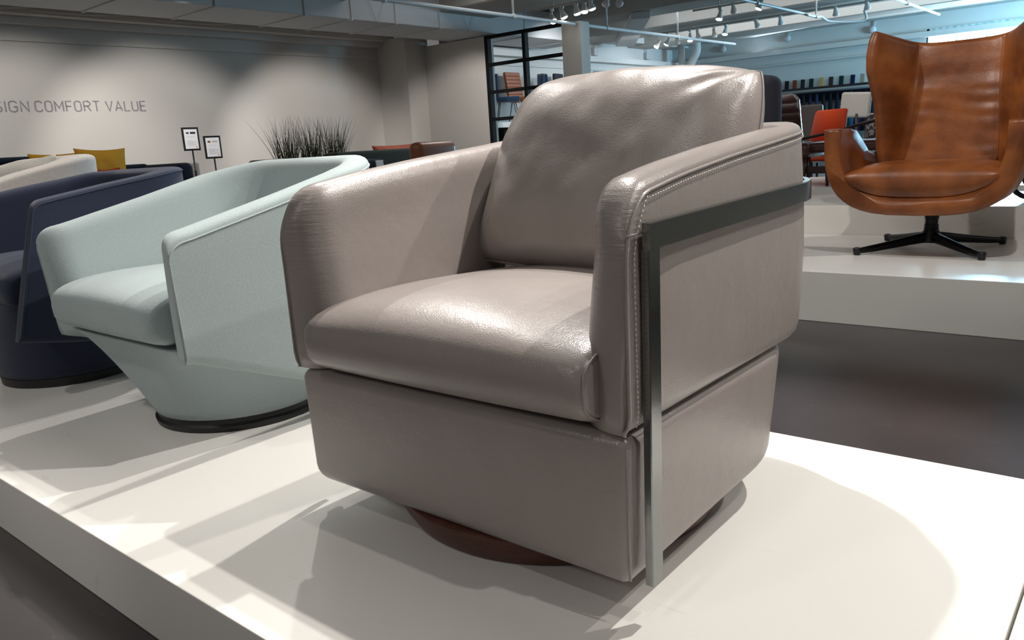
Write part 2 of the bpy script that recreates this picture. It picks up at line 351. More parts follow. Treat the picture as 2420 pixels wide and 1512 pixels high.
def ushell(cx,W,yf,yb,Rc,T,zb,zt,nose=.07,rc=.06,drop=.06,ho=.018,hi=.055,flare=0,zref=.45,bulge=.01,t0=.012,hflare=0,Tt=None,inner_b=.0,rake=0,rlen=.35):
    P=upath(cx,W,yf,yb,Rc); rings=[]; pipe_out=[]; front=[]
    for (x,y,nx,ny,s) in P:
        q=min(s/nose,1); te=t0+(T-t0)*math.sqrt(max(0,1-(1-q)**2))
        q2=min(s/rc,1); z1=zt(y)-drop*(1-math.sqrt(max(0,1-(1-q2)**2))); z0=zb(y)
        fr=min(1,te/T)
        ring=[]
        def P3(n,z,yy=0):
            off=n-flare*(z-zref)
            return Vector((x+nx*off,y+ny*off+rake*(z1-z)*max(0,1-s/rlen),z))
        K=9; zs=[z0,z0+.005,z0+.014,z0+.03]+[z0+.03+(z1-ho-z0-.03)*i/5 for i in range(1,5)]; 
        ins=[.022,.010,.003,0]+[0]*5
        for i,z in enumerate(zs):
            t=(z-z0)/(z1-ho-z0); b=bulge*math.sin(PI*min(1,t*1.02))*min(1,s/.12)
            ring.append(P3(-b+min(ins[i],te*.8),z))
        A=12
        for i in range(A+1):
            th=PI*i/A; c=math.cos(th); sn=math.sin(th)
            nn=te/2*(1-spow(c,.75)); hh=ho if i<A/2 else hi*fr+ho*(1-fr)
            ring.append(P3(nn,z1-hh+hh*abs(sn)**.75))
        ti=te*(Tt or 1)
        hb=hi*fr+ho*(1-fr)
        for i in range(1,K+1):
            t=i/K; z=(z1-hb)+(z0-(z1-hb))*t
            ring.append(P3(te+(ti-te)*t+.006*math.sin(PI*t)*fr,z))
        rings.append(ring)
        pipe_out.append(P3(-.001,z1-ho+.002))
    fr_edge=[rings[0][i].copy() for i in range(0,8)]; fl_edge=[rings[-1][i].copy() for i in range(0,8)]
    bm=bmesh.new(); loft(bm,rings)
    return bm,pipe_out,fr_edge,fl_edge
def stitches(bm,path,step=.0075,ln=.0045,r=.0009):
    acc=0; 
    for a,b in zip(path,path[1:]):
        d=(b-a); L=d.length
        if L<1e-6: continue
        d/=L; t=step-acc
        while t<L:
            p=a+d*t; q=p+d*ln
            up=Vector((0,0,1)) if abs(d.z)<.9 else Vector((0,1,0)); sx=d.cross(up).normalized()*r; sy=sx.cross(d).normalized()*r
            loft(bm,[[p+sx,p+sy,p-sx,p-sy],[q+sx,q+sy,q-sx,q-sy]]); t+=step
        acc=(acc+L)%step
    return bm
# ================================================================== taupe leather swivel chair
CX=-.953
ch=empty('swivel_chair',(CX,1.24,P0),'taupe leather barrel swivel chair with flat metal side bars, in front at centre','armchair')
zt=lambda y: interp([(.90,.812),(.95,.820),(1.06,.837),(1.235,.856),(1.444,.874),(1.577,.886),(1.75,.889)],y)
bm,pp,fr,fl=ushell(CX,.393,.902,1.715,.21,.082,lambda y:.462,zt,nose=.08,rc=.065,drop=.09,ho=.022,hi=.085,bulge=.009,Tt=1.35)
part('shell',bm,M['leather_shell'],ch)
# piping + stitching along outer edge
edge=[p for p in fr]+pp+[p for p in reversed(fl)]
bm=bmesh.new(); tube(bm,edge,.0028,6); part('piping',bm,M['leather'],ch)
def inset(path,dz,dy):
    return path
bm=bmesh.new()
def nrm_out(k):
    return -Vector((UPa[k][2],UPa[k][3],0))
UPa=upath(CX,.393,.902,1.715,.21)
top=[pp[k]+nrm_out(k)*.0028+Vector((0,0,-.0085)) for k in range(8,46)]
frv=[Vector((p.x+.0040,p.y+.016,p.z-.0)) for p in fr[1:]]+[pp[0]+Vector((.003,.016,-.012)),pp[3]+Vector((.003,.012,-.014))]
stitches(bm,smoothpath(frv+top,4)); part('stitching',bm,M['stitch'],ch)
bm=bmesh.new(); tube(bm,[(fr[-1].x+.002,.903,.747),(fr[-1].x+.006,.935,.7485)],.0015,6); part('panel_seam',bm,M['leather'],ch)
# base box
def superrect(cx,cy,ax,ay,rf,rb,n=10):
    """plan ring with front corner radius rf, rear radius rb, ccw"""
    pts=[]
    for (sx,sy,r) in ((1,-1,rf),(1,1,rb),(-1,1,rb),(-1,-1,rf)):
        cxx=cx+sx*(ax-r); cyy=cy+sy*(ay-r)
        a0={(1,-1):-PI/2,(1,1):0,(-1,1):PI/2,(-1,-1):PI}[(sx,sy)]
        for i in range(n+1):
            a=a0+PI/2*i/n; pts.append((cxx+r*math.cos(a),cyy+r*math.sin(a)))
    return pts
def roundbody(cx,cy,ax,ay,rf,rb,z0,z1,r0,r1,taper=0,n=10,tback=0,slope=None):
    rings=[]
    prof=[]
    for i in range(7):
        a=PI/2*i/6; prof.append((r0*(1-math.sin(a)),z0+r0*(1-math.cos(a))))
    for i in range(1,6): prof.append((0,z0+r0+(z1-r1-z0-r0)*i/6))
    for i in range(7):
        a=PI/2*i/6; prof.append((r1*(1-math.cos(a)),z1-r1+r1*math.sin(a)))
    prof=[(r0+.06,z0)]+prof+[(r1+.06,z1)]
    for ins,z in prof:
        t=(z1-z)/(z1-z0); e=ins+taper*t
        ring=superrect(cx,cy-tback*t/2,ax-e,ay-e-tback*t/2,max(rf-ins*.5,.004),max(rb-ins*.5,.01),n)
        rings.append([Vector((x,y,z+(slope(x,y,z) if slope else 0))) for x,y in ring])
    bm=bmesh.new(); loft(bm,rings); return bm
part('base_box',roundbody(CX,1.268,.386,.365,.018,.20,.206,.459,.045,.022,taper=.004,tback=.05,slope=lambda x,y,z:(.05*max(0,(y-1.15))*(.46-z)/.25)),M['leather'],ch)
bm=bmesh.new()
for sx in (1,):
    tube(bm,[(CX+sx*(.386),.9035,.444),(CX+sx*.385,.9035,.34),(CX+sx*.384,.905,.235)],.0022,6)
part('base_welt',bm,M['leather'],ch)
# added filler under seat, its black stands for the gap's shade
part('gap_filler',B(CX-.28,CX+.28,.97,1.6,.44,.50,bev=.01),M['black'],ch)
# seat cushion
def cushion(x0,x1,yf,yb,z0,z1,er=.03,pf=.80,pb=.5,crown=.015,n=40,nx=26,tilt=0):
    rings=[]; yc=(yf+yb)/2; zc=(z0+z1)/2
    us=[0,.02,.06,.13,.25,.45,.7,1.0]
    xs=[x0+er*u for u in us]+[x0+er+(x1-x0-2*er)*i/nx for i in range(1,nx)]+[x1-er*u for u in reversed(us)]
    for x in xs:
        e=min(x-x0,x1-x); q=min(e/er,1); sh=er*(1-math.sqrt(max(0,1-(1-q)**2)))
        cr=crown*(1-((x-(x0+x1)/2)/((x1-x0)/2))**2)
        ring=[]
        for k in range(n):
            a=2*PI*k/n; c=math.cos(a); s=math.sin(a)
            if c<0: y=yc+spow(c,pf if s>0 else pf*.85)*(yc-yf-sh*.6)
            else: y=yc+spow(c,pb)*(yb-yc-sh)
            ez=(.62 if s>0 else .5) if c<0 else .5
            hz=(z1-z0)/2-sh*.55
            z=zc+spow(s,ez)*hz+(cr if s>0 else -cr*.2)*abs(s)+tilt*(y-yc)
            ring.append(Vector((x,y,z)))
        rings.append(ring)
    global LASTR; LASTR=rings
    bm=bmesh.new(); loft(bm,rings); return bm
part('seat_cushion',cushion(CX-.318,CX+.338,.866,1.60,.433,.592,er=.026,crown=.032,pf=.86,tilt=-.05),M['leather'],ch)
_rg=LASTR[-4]
bm=bmesh.new()
_c=Vector((0,1.233,.512))
pth=[p+Vector((.0006,(p.y-_c.y)*.004,(p.z-_c.z)*.008)) for p in _rg[12:30]]
tube(bm,pth,.0022,6); part('seat_welt',bm,M['leather'],ch)
# pillow
def pillow(w,h,t,pinch=.05,n=36,seed=0,wr=.006,p=2.6,q=.55,fluff=0):
    bm=bmesh.new(); grid={}
    for side in (1,-1):
        for i in range(n+1):
            for j in range(n+1):
                u=-1+2*i/n; v=-1+2*j/n
                u2=math.sin(u*PI/2)*.35+u*.65; v2=math.sin(v*PI/2)*.35+v*.65
                ex=1-pinch*(1-v2*v2); ey=1-pinch*(1-u2*u2)
                th=t*((1-abs(u2)**p)*(1-abs(v2)**p))**q
                edge=(abs(u2)**6+abs(v2)**6)
                x=u2*w*ex; z=v2*h*ey
                nz=noise.noise(Vector((x*9+seed,z*9,side*3)))*wr*2+noise.noise(Vector((x*22+seed,z*16,side*5)))*wr*.8
                # radial corner creases
                cc=0
                for sx in ((1,-1) if seed!=2.3 else (1,)):
                    for sz in (1,-1):
                        dx=u2-sx; dz=v2-sz; r=math.hypot(dx,dz)
                        if r<.9: cc+=math.sin(math.atan2(dz,dx)*15+seed)*math.exp(-((r-.35)/.25)**2)*wr*.9
                y=-side*(th+(nz+cc)*min(1,th/(t*.5)))
                key=(side,i,j) if 0<i<n and 0<j<n else (0,i,j)
                if key not in grid: grid[key]=bm.verts.new((x,y,z))
        g=lambda i,j: grid[(side,i,j)] if 0<i<n and 0<j<n else grid[(0,i,j)]
        for i in range(n):
            for j in range(n):
                bm.faces.new((g(i,j),g(i+1,j),g(i+1,j+1),g(i,j+1)))
    return bm
def pillow_seam(w,h,pinch,r=.003,n=36):
    pts=[]
    def e(u,v):
        return Vector((u*w*(1-pinch*(1-v*v)),0,v*h*(1-pinch*(1-u*u))))
    s=[-1+2*i/n for i in range(n)]
    pts=[e(a,-1) for a in s]+[e(1,a) for a in s]+[e(-a,1) for a in s]+[e(-1,-a) for a in s]+[e(-1,-1)]
    bm=bmesh.new(); tube(bm,pts,r,6); return bm
PT=Matrix.Translation((-.940,1.465,.805))@Matrix.Rotation(R(-3),4,'Z')@Matrix.Rotation(R(-26),4,'X')@Matrix.Rotation(R(2),4,'Y')
def roundtop(bm,w,h,k=.13):
    for v in bm.verts:
        u=v.co.x/w; t=v.co.z/h; sm=min(1,max(0,(t+.3)/.9)); sm=sm*sm*(3-2*sm); kk=k*(.02+sm*(.90-.30*u))
        f=1-kk*(abs(u)**2.5)*(abs(t)**2.5); v.co.x*=f; v.co.z*=f
bm=pillow(.318,.225,.105,pinch=-.012,seed=2.3,wr=.0032,n=56,p=3.4,q=.5)
roundtop(bm,.318,.225); bm.transform(PT)
pl=empty('back_cushion',(-.935,1.475,.66),'plump taupe leather back cushion leaning inside the taupe leather swivel chair','cushion')
part('cushion_body',bm,M['leather'],pl)
bm=pillow_seam(.318,.225,-.015); roundtop(bm,.318,.225); bm.transform(PT); part('cushion_seam',bm,M['leather'],pl)
# metal frame
def flatbar(bm,pts,outs,w,th,wdir=Vector((0,0,1))):
    rings=[]
    for p,o in zip(pts,outs):
        p=Vector(p); o=Vector(o).normalized(); w2=wdir*w/2; c=.0015
        rings.append([p-w2+o*c*0, p-w2+o*th*.85,p-w2*.93+o*th,p+w2*.93+o*th,p+w2+o*th*.85,p+w2])
    return loft(bm,rings)
UP=upath(CX,.393,.902,1.715,.21)
ybar=.966
bp=[(x,y,nx,ny) for x,y,nx,ny,s in UP if y>ybar+.03]
def zbar(y): return interp([(.94,.743),(1.56,.755),(1.75,.758)],y)
bm=bmesh.new()
ptsb=[(CX+.393+.002,.933,zbar(.945))]+[(x-nx*.002*1,y-ny*.002,zbar(y)) for x,y,nx,ny in bp]+[(CX-.393-.002,.933,zbar(.945))]
outb=[(1,0,0)]+[(-nx,-ny,0) for x,y,nx,ny in bp]+[(-1,0,0)]
ptsb=[(p[0],p[1],p[2]) for p in ptsb]
flatbar(bm,[Vector(p)+Vector(o)*.006 for p,o in zip(ptsb,outb)],outb,.037,.013)
fo=part('metal_frame',bm,M['steel'],ch,auto=30)
for sx in (1,-1):
    bm=bmesh.new(); X0=CX+sx*.3985
    dy_=0 if sx>0 else .03
    pts=[(X0,.949+dy_,.7245),(X0,.946+dy_,.55),(X0,.942+dy_,.35),(X0,.940+dy_,.224 if sx>0 else .25)]
    rings=[]
    for (x,y,z) in pts:
        a=.0155
        rings.append([Vector((x,y-a,z)),Vector((x+sx*.011,y-a,z)),Vector((x+sx*.0125,y-a+.0015,z)),Vector((x+sx*.0125,y+a-.0015,z)),Vector((x+sx*.011,y+a,z)),Vector((x,y+a,z))])
    loft(bm,rings); part('upright_bar',bm,M['steel'],ch,auto=30)
# swivel plinth
bm=bmesh.new(); lathe(bm,[(.30,P0),(.318,P0+.003),(.334,P0+.03),(.34,P0+.056),(.335,P0+.060)],CX,1.25,72); part('swivel_plinth',bm,M['walnut'],ch,auto=40)
# ================================================================== mint chair
MX=-2.155
mc=empty('swivel_chair',(MX,1.22,P0),'mint green fabric tub swivel chair tapering down to a black ring base','armchair')
zt2=lambda y: interp([(.86,.712),(.95,.728),(1.2,.785),(1.4,.835),(1.6,.872),(1.75,.875)],y)
zb2=lambda y: interp([(.86,.405),(.9,.40),(1.25,.265),(1.45,.24),(1.8,.24)],y)
bm,pp,fr,fl=ushell(MX,.388,.88,1.62,.24,.085,zb2,zt2,nose=.075,rc=.04,drop=.035,ho=.026,hi=.05,flare=.05,zref=.7,bulge=.004,Tt=1.4,rake=.06)
part('shell',bm,M['mint'],mc)
bm=bmesh.new(); tube(bm,[p for p in fr]+pp+[p for p in reversed(fl)],.0022,6); part('seam',bm,M['mint'],mc)
# tapering pedestal body
rings=[]
def morph_body(c0,a0,b0,r0f,r0b,c1,rad,z0,z1,ts,e=1.0,er=.55,n=12):
    out=[]
    for t in ts:
        q=t**e; q2=t**er; ax=a0+(rad-a0)*q; ay=b0+(rad-b0)*q; cx=c0[0]+(c1[0]-c0[0])*q; cy=c0[1]+(c1[1]-c0[1])*q
        rf=r0f+(min(ax,ay)-r0f)*q2; rb=r0b+(min(ax,ay)-r0b)*q2; z=z0+(z1-z0)*t
        out.append([Vector((x,y,z)) for x,y in superrect(cx,cy,ax,ay,min(rf,ax,ay)-1e-4,min(rb,ax,ay)-1e-4,n)])
    return out
rings=morph_body((MX+.01,1.235),.335,.335,.04,.22,(-2.12,1.22),.243,.43,.19,[0,.03,.08]+[.15+.85*i/10 for i in range(11)])
bm=bmesh.new(); loft(bm,rings); part('pedestal_body',bm,M['mint'],mc)
bm=bmesh.new(); lathe(bm,[(.225,P0),(.243,P0+.002),(.246,P0+.016),(.238,P0+.022),(.236,P0+.038),(.22,P0+.04)],-2.12,1.22,72); part('base_ring',bm,M['black'],mc,auto=40)
part('seat_cushion',cushion(MX-.288,MX+.295,.845,1.40,.425,.575,er=.04,crown=.02,pf=.75,tilt=-.02),M['mint'],mc)
# ================================================================== navy chair
NX=-3.10
nc=empty('swivel_chair',(NX,1.12,P0),'navy blue fabric tub swivel chair at the left, behind the mint chair','armchair')
zt3=lambda y: interp([(.93,.785),(1.0,.797),(1.2,.83),(1.45,.865),(1.65,.875)],y)
zb3=lambda y: interp([(.86,.37),(.95,.36),(1.1,.32),(1.45,.27),(1.8,.25)],y)
bm,pp,fr,fl=ushell(NX,.375,.95,1.54,.22,.085,zb3,zt3,nose=.06,rc=.04,drop=.035,ho=.015,hi=.05,flare=.03,zref=.7,bulge=.004,Tt=1.3,rake=-.25,rlen=.3)
part('shell',bm,M['navyfab'],nc)
bm=bmesh.new(); tube(bm,[p for p in fr]+pp+[p for p in reversed(fl)],.0025,6); part('seam',bm,M['navyfab'],nc)
rings=morph_body((NX,1.18),.30,.31,.08,.2,(-3.10,1.13),.24,.47,.185,[0,.05,.12,.25,.4,.6,.8,.92,1],e=1.7)
bm=bmesh.new(); loft(bm,rings); part('pedestal_body',bm,M['navyfab'],nc)
bm=bmesh.new(); lathe(bm,[(.215,P0),(.238,P0+.002),(.24,P0+.03),(.22,P0+.034)],-3.10,1.13,64); part('base_ring',bm,M['black'],nc,auto=40)
part('seat_cushion',cushion(NX-.285,NX+.285,.86,1.38,.44,.588,er=.04,crown=.02,pf=.75),M['navyfab'],nc)
# ================================================================== cream chair
KX=-4.22
kc=empty('tub_chair',(KX,1.35,P0),'cream boucle tub chair at the left edge, holding a pale grey pillow','armchair')
zt4=lambda y: interp([(.8,.70),(1.0,.79),(1.3,.88),(1.6,.945),(1.8,.955)],y)
bm,pp,fr,fl=ushell(KX,.40,.86,1.72,.28,.13,lambda y:.2,zt4,nose=.1,rc=.08,drop=.07,ho=.03,hi=.05,bulge=.004,flare=.05,zref=.7,Tt=1.1)
part('shell',bm,M['cream'],kc)
part('seat_cushion',cushion(KX-.28,KX+.28,.87,1.5,.42,.60,er=.04),M['cream'],kc)
bm=bmesh.new(); lathe(bm,[(.3,P0),(.32,P0+.01),(.32,.23)],KX,1.3,48); part('base_ring',bm,M['black'],kc,auto=40)
pg=mk('throw_pillow',pillow(.215,.18,.075,pinch=.06,seed=5,wr=.004,n=24),M['greyfab']); pg.data.transform(Matrix.Translation((-4.24,1.41,.775))@Matrix.Rotation(R(38),4,'Z')@Matrix.Rotation(R(-35),4,'X')@Matrix.Rotation(R(-14),4,'Y'))
tag(pg,'pale grey throw pillow tilted inside the cream tub chair','pillow')
# ================================================================== tan wing chair
TX,TY=-.93,4.38
wc=empty('wing_chair',(TX,TY,.23),'tan leather wing chair on a black four-star swivel base at the right','armchair')
# seat pan with arms : U sections along y
def usec(hw,zb,zl,th,y,n=22,rc=.5):
    """closed ring in xz: outer U then inner U"""
    out=[];inn=[]
    for i in range(n+1):
        a=PI*i/n; c=math.cos(a); s=math.sin(a)
        x=-c*hw if True else 0
        out.append((spow(-c,.62)*hw, zl-(zl-zb)*abs(s)**.62))
    for i in range(n+1):
        a=PI*i/n; c=math.cos(a); s=math.sin(a)
        inn.append((spow(-c,.62)*(hw-th), zl-(zl-zb-th*1.0)*abs(s)**.62))
    return [Vector((TX+x,y,z)) for x,z in out]+[Vector((TX+x,y,z)) for x,z in reversed(inn)]
secs=[]
#        y     hw    zb   zl    th
tab=[(4.03,.415,.455,.835,.062),(4.035,.422,.440,.843,.072),(4.05,.428,.434,.848,.078),(4.12,.43,.432,.850,.078),(4.20,.42,.432,.848,.07),(4.27,.41,.430,.835,.07),(4.33,.40,.430,.790,.07),(4.40,.39,.430,.735,.07),(4.48,.37,.434,.70,.07),(4.56,.35,.45,.69,.07),(4.64,.31,.48,.68,.08)]
bm=bmesh.new(); loft(bm,[usec(hw,zb,zl,th,y) for y,hw,zb,zl,th in tab]); part('seat_shell',bm,M['tan'],wc)
# seat cushion with rounded lower front
rings=[]
hwS=.342
for i in range(33):
    x=-hwS+2*hwS*i/32; u=abs(x)/hwS
    e=math.sqrt(max(0,1-u**9)); ztop=.682-.016*u**2; zbt=.472+.105*u**3.0
    h=(ztop-zbt)/2*max(.25,e); zc=(ztop+zbt)/2; ring=[]
    for k in range(24):
        a=2*PI*k/24; c=math.cos(a); s=math.sin(a)
        y=4.30+spow(c,.6)*(.285 if c<0 else .27)*(.9+.1*e)
        ring.append(Vector((TX+.005+x,y,zc+spow(s,.75)*h-.06*max(0,c)*.5)))
    rings.append(ring)
bm=bmesh.new(); loft(bm,rings); part('seat_cushion',bm,M['tan'],wc)
# back and wings
def backsec(z,crx,tipx,yb,ytip,th):
    """plan ring from left tip, along inner faces, to right tip, back along outer"""
    inner=[(-tipx,ytip),(-(tipx+crx)/2,(ytip+yb)/2-.0),(-crx-.004,yb+.008),(-crx+.012,yb-.012),(-crx*.5,yb-.02),(0,yb-.022),(crx*.5,yb-.02),(crx-.012,yb-.012),(crx+.004,yb+.008),((tipx+crx)/2,(ytip+yb)/2),(tipx,ytip)]
    outer=[(tipx+th*.9,ytip+.012),(tipx+th*.9,ytip+.05),((tipx+crx)/2+th,(ytip+yb)/2+.06),(crx+.03,yb+th+.02),(crx*.5,yb+th+.04),(0,yb+th+.05)]
    outer=outer+[(-x,y) for x,y in outer[:-1][::-1]]
    assert len(inner)+len(outer)==22
    return [Vector((TX+.035+x,y,z)) for x,y in inner+outer]
bt=[(.60,.20,.24,4.50,4.44,.05),(.66,.21,.275,4.50,4.42,.05),(.74,.205,.288,4.52,4.42,.05),(.85,.20,.292,4.545,4.41,.05),(.95,.195,.300,4.565,4.40,.05),(1.02,.19,.318,4.58,4.385,.05),(1.08,.187,.335,4.60,4.37,.05),(1.14,.185,.338,4.61,4.37,.05),(1.20,.185,.332,4.625,4.385,.05),(1.235,.184,.325,4.635,4.40,.046)]
allr=[]
def btz(z): return tuple([z]+[interp([(b_[0],b_[c]) for b_ in bt],z) for c in range(1,6)])
for k in range(48):
    bq=btz(.60+(1.235-.60)*k/47)
    r_=backsec(*bq)
    for i_ in range(3,8):
        v=r_[i_]; zz=v.z; env=math.exp(-((zz-.93)/.10)**2)+.5*math.exp(-((zz-.70)/.05)**2)
        v.y+=.0028*env*math.sin(zz*95+v.x*9+1.5*math.sin(v.x*14))*(.6+.4*math.sin(v.x*8+2))+.004*noise.noise(Vector((v.x*6,0,zz*9)))
    for v in r_:
        u=abs(v.x-TX-.035)
        if v.z>.95:
            g=(v.z-.95)/.31
            v.z+= g*(.075*max(0,(u-.19)/.15)**1.0 - .004)
    allr.append(r_)
# rounded rim: pull the last ring in
cap=[]
n_=len(allr[-1])
last=allr[-1]
mid=[]
for i in range(n_):
    j=(21-i)%n_ if i<11 else 21-i
    p=last[i]; q_=last[j] if 0<=j<n_ else last[i]
    m_=(p+q_)/2; v=p.lerp(m_,.45); v.z+=.016; mid.append(v)
allr.append(mid)
bm=bmesh.new(); loft(bm,allr,cap0=False,cap1=False); bm.verts.ensure_lookup_table()
N_=len(bm.verts)
for base in (0,N_-n_):
    for i in range(10):
        bm.faces.new([bm.verts[base+i],bm.verts[base+i+1],bm.verts[base+20-i],bm.verts[base+21-i]])
o=part('back_shell',bm,M['tan'],wc)
md=o.modifiers.new('s','SUBSURF'); md.levels=2; md.render_levels=2
for sx in (1,-1):
    bm=bmesh.new(); tube(bm,smoothpath([(TX+.035+sx*(crx+.002),yb-.004,z) for z,crx,tx,yb,yt,th in bt[1:]],3),.004,6); part('back_seam',bm,M['tan'],wc)
# four star base
bm=bmesh.new(); lathe(bm,[(.001,.275),(.055,.27),(.05,.30),(.034,.33),(.032,.36),(.030,.362),(.030,.385),(.033,.387),(.033,.41),(.025,.415),(.025,.45)],TX,TY,28); part('swivel_column',bm,M['blackmetal'],wc,auto=40)
for a in (45,135,225,315):
    d=Vector((math.cos(R(a)),math.sin(R(a)),0)); c=Vector((TX,TY,0))
    pts=[c+d*.02+Vector((0,0,.295)),c+d*.10+Vector((0,0,.285)),c+d*.22+Vector((0,0,.268)),c+d*.34+Vector((0,0,.254)),c+d*.385+Vector((0,0,.252))]
    bm=bmesh.new(); tube(bm,smoothpath(pts,4),[.028-.014*min(1,i/14) for i in range(17)],10)
    leg=part('base_leg',bm,M['blackmetal'],wc)
    bm=bmesh.new(); e=c+d*.385; lathe(bm,[(.012,.231),(.016,.233),(.018,.25),(.020,.262),(.012,.268)],e.x,e.y,16); f=part('glide_foot',bm,M['black'],wc); f.parent=leg
# ================================================================== wall lettering
def arc(cx,cy,rx,ry,a0,a1,n=8): return [(cx+rx*math.cos(R(a0+(a1-a0)*i/n)),cy+ry*math.sin(R(a0+(a1-a0)*i/n))) for i in range(n+1)]
def glyphs(c):
    w={'I':0,'M':.66,'T':.56,'V':.60,'A':.60,'L':.46,'E':.48,'F':.46,'S':.52}.get(c,.54); r=.2
    if c=='I': g=[[(0,0),(0,1)]]
    elif c=='D': g=[[(0,0),(0,1),(w-r,1)]+arc(w-r,1-r,r,r,90,0)+arc(w-r,r,r,r,0,-90)+[(0,0)]]
    elif c=='E': g=[[(w,0),(0,0),(0,1),(w,1)],[(0,.52),(w*.88,.52)]]
    elif c=='F': g=[[(0,0),(0,1),(w,1)],[(0,.50),(w*.88,.50)]]
    elif c=='L': g=[[(0,1),(0,0),(w,0)]]
    elif c=='T': g=[[(0,1),(w,1)],[(w/2,1),(w/2,0)]]
    elif c=='V': g=[[(0,1),(w/2,0),(w,1)]]
    elif c=='A': g=[[(0,0),(w/2,1),(w,0)],[(w*.18,.3),(w*.82,.3)]]
    elif c=='N': g=[[(0,0),(0,1),(w,0),(w,1)]]
    elif c=='M': g=[[(0,0),(0,1),(w/2,.32),(w,1),(w,0)]]
    elif c=='U': g=[[(0,1)]+arc(r+.02,r+.02,r+.02,r+.02,180,270)+arc(w-r-.02,r+.02,r+.02,r+.02,270,360)+[(w,1)]]
    elif c=='R': g=[[(0,0),(0,1),(w-.22,1)]+arc(w-.22,.76,.22,.24,90,-90)+[(0,.52)],[(w*.5,.52),(w,0)]]
    elif c in 'OCG':
        r2=.24; top=arc(w-r2,1-r2,r2,r2,10,90)+arc(r2,1-r2,r2,r2,90,180)+arc(r2,r2,r2,r2,180,270)+arc(w-r2,r2,r2,r2,270,350 if c!='O' else 360)
        if c=='O': g=[top+[(w,1-r2)]]
        elif c=='C': g=[top]
        else: g=[arc(w-r2,1-r2,r2,r2,10,90)+arc(r2,1-r2,r2,r2,90,180)+arc(r2,r2,r2,r2,180,270)+arc(w-r2,r2,r2,r2,270,360)+[(w,.46),(w*.55,.46)]]
    elif c=='S': g=[arc(w-.25,.76,.25,.24,25,90)+arc(.25,.76,.25,.24,90,235)+arc(w-.25,.25,.25,.25,60,-90)+arc(.25,.25,.25,.25,270,205)]
    return g,w
def word(s_,y0,y1,z0,cap,label):
    tot=sum(glyphs(c)[1] for c in s_)+.26*(len(s_)-1); k=(y1-y0)/tot; x=0; bm=bmesh.new(); t=.060
    for c in s_:
        g,w=glyphs(c)
        for ln in g:
            P_=[Vector((a*k+x*k,b*cap)) for a,b in ln]; L_=[];Rr=[]
            for i,p in enumerate(P_):
                d=(P_[min(i+1,len(P_)-1)]-P_[max(i-1,0)]).normalized(); nn=Vector((-d.y,d.x))
                d1=(P_[i]-P_[i-1]).normalized() if i>0 else d
                m=max(.55,abs(nn.dot(Vector((-d1.y,d1.x))))); hw=cap*t/m
                e=Vector((0,0))
                L_.append(p+nn*hw); Rr.append(p-nn*hw)
            rings=[[Vector((-12.4995,y0+q.x,z0+q.y)) for q in (a,b)]+[Vector((-12.4915,y0+q.x,z0+q.y)) for q in (b,a)] for a,b in zip(L_,Rr)]
            loft(bm,rings)
        x+=w+.26
    o=mk('wall_lettering',bm,M['letter'],smooth=False); tag(o,label,'sign','grey wall lettering'); return o
# ------------------------------------------------------------------ display sign stands
def sign(x,y0,y1,z0,z1,dark,label):
    yc=(y0+y1)/2
    o=empty('sign_stand',(x,yc,.12),label,'sign')
    part('frame',B(x-.008,x+.008,y0,y1,z0,z1,bev=.003),M['black'],o,smooth=False)
    f=.028
    sh=part('sheet',B(x+.0075,x+.0105,y0+f,y1-f,z0+f,z1-f),M['paper'],o,smooth=False)
    def pr(a0,a1,b0,b1,m,nm,r=.003):
        W=y1-y0-2*f; H=z1-z0-2*f
        part(nm,B(x+.0095,x+.0125,y0+f+W*a0,y0+f+W*a1,z0+f+H*b0,z0+f+H*b1,bev=.0009 if r<.004 else r,seg=2),m,o,smooth=False)
    if dark: pr(.16,.36,.77,.85,M['darkprint'],'printed_picture'); pr(.46,.86,.76,.86,M['darkprint'],'printed_picture')
    else: pr(.14,.34,.74,.84,M['chbrown'],'printed_picture'); pr(.46,.86,.75,.84,M['greyprint'],'printed_picture')
    pr(.16,.74,.60,.615,M['greyprint'],'printed_line')
    for k in range(7): pr(.16,.86 if k%3 else .6,.40-.043*k,.415-.043*k,M['greyprint'],'printed_line')
    pr(.80,.86,.06,.12,M['redprint'],'printed_mark')
    bm=bmesh.new(); tube(bm,[(x,yc,z0+.02),(x,yc,.14)],.012,10); tube(bm,[(x,yc,z0-.3),(x,yc,.14)],.018,10); part('pole',bm,M['black'],o)
    bm=bmesh.new(); lathe(bm,[(.14,.0),(.14,.012),(.02,.02)],x,yc,32); part('foot_plate',bm,M['black'],o,auto=40)
    o.location.z=0
    for c in o.children: c.data.transform(Matrix.Translation((0,0,.12)))
    return o
sign(-11.6,6.28,6.55,1.06,1.405,True,'black framed price sign on a thin pole, the taller one, with a dark sofa picture')
sign(-11.6,6.615,6.90,.925,1.27,False,'black framed price sign on a thin pole, the lower one at the right')
# ------------------------------------------------------------------ background furniture
def softbox(x0,x1,y0,y1,z0,z1,r=.05,seg=5): return B(x0,x1,y0,y1,z0,z1,bev=r,seg=seg)
# dark blue sofa against the lettered wall
o=empty('sofa',(-8.1,3.3,.12),'dark blue velvet sofa with mustard pillows in front of the lettered wall','sofa')
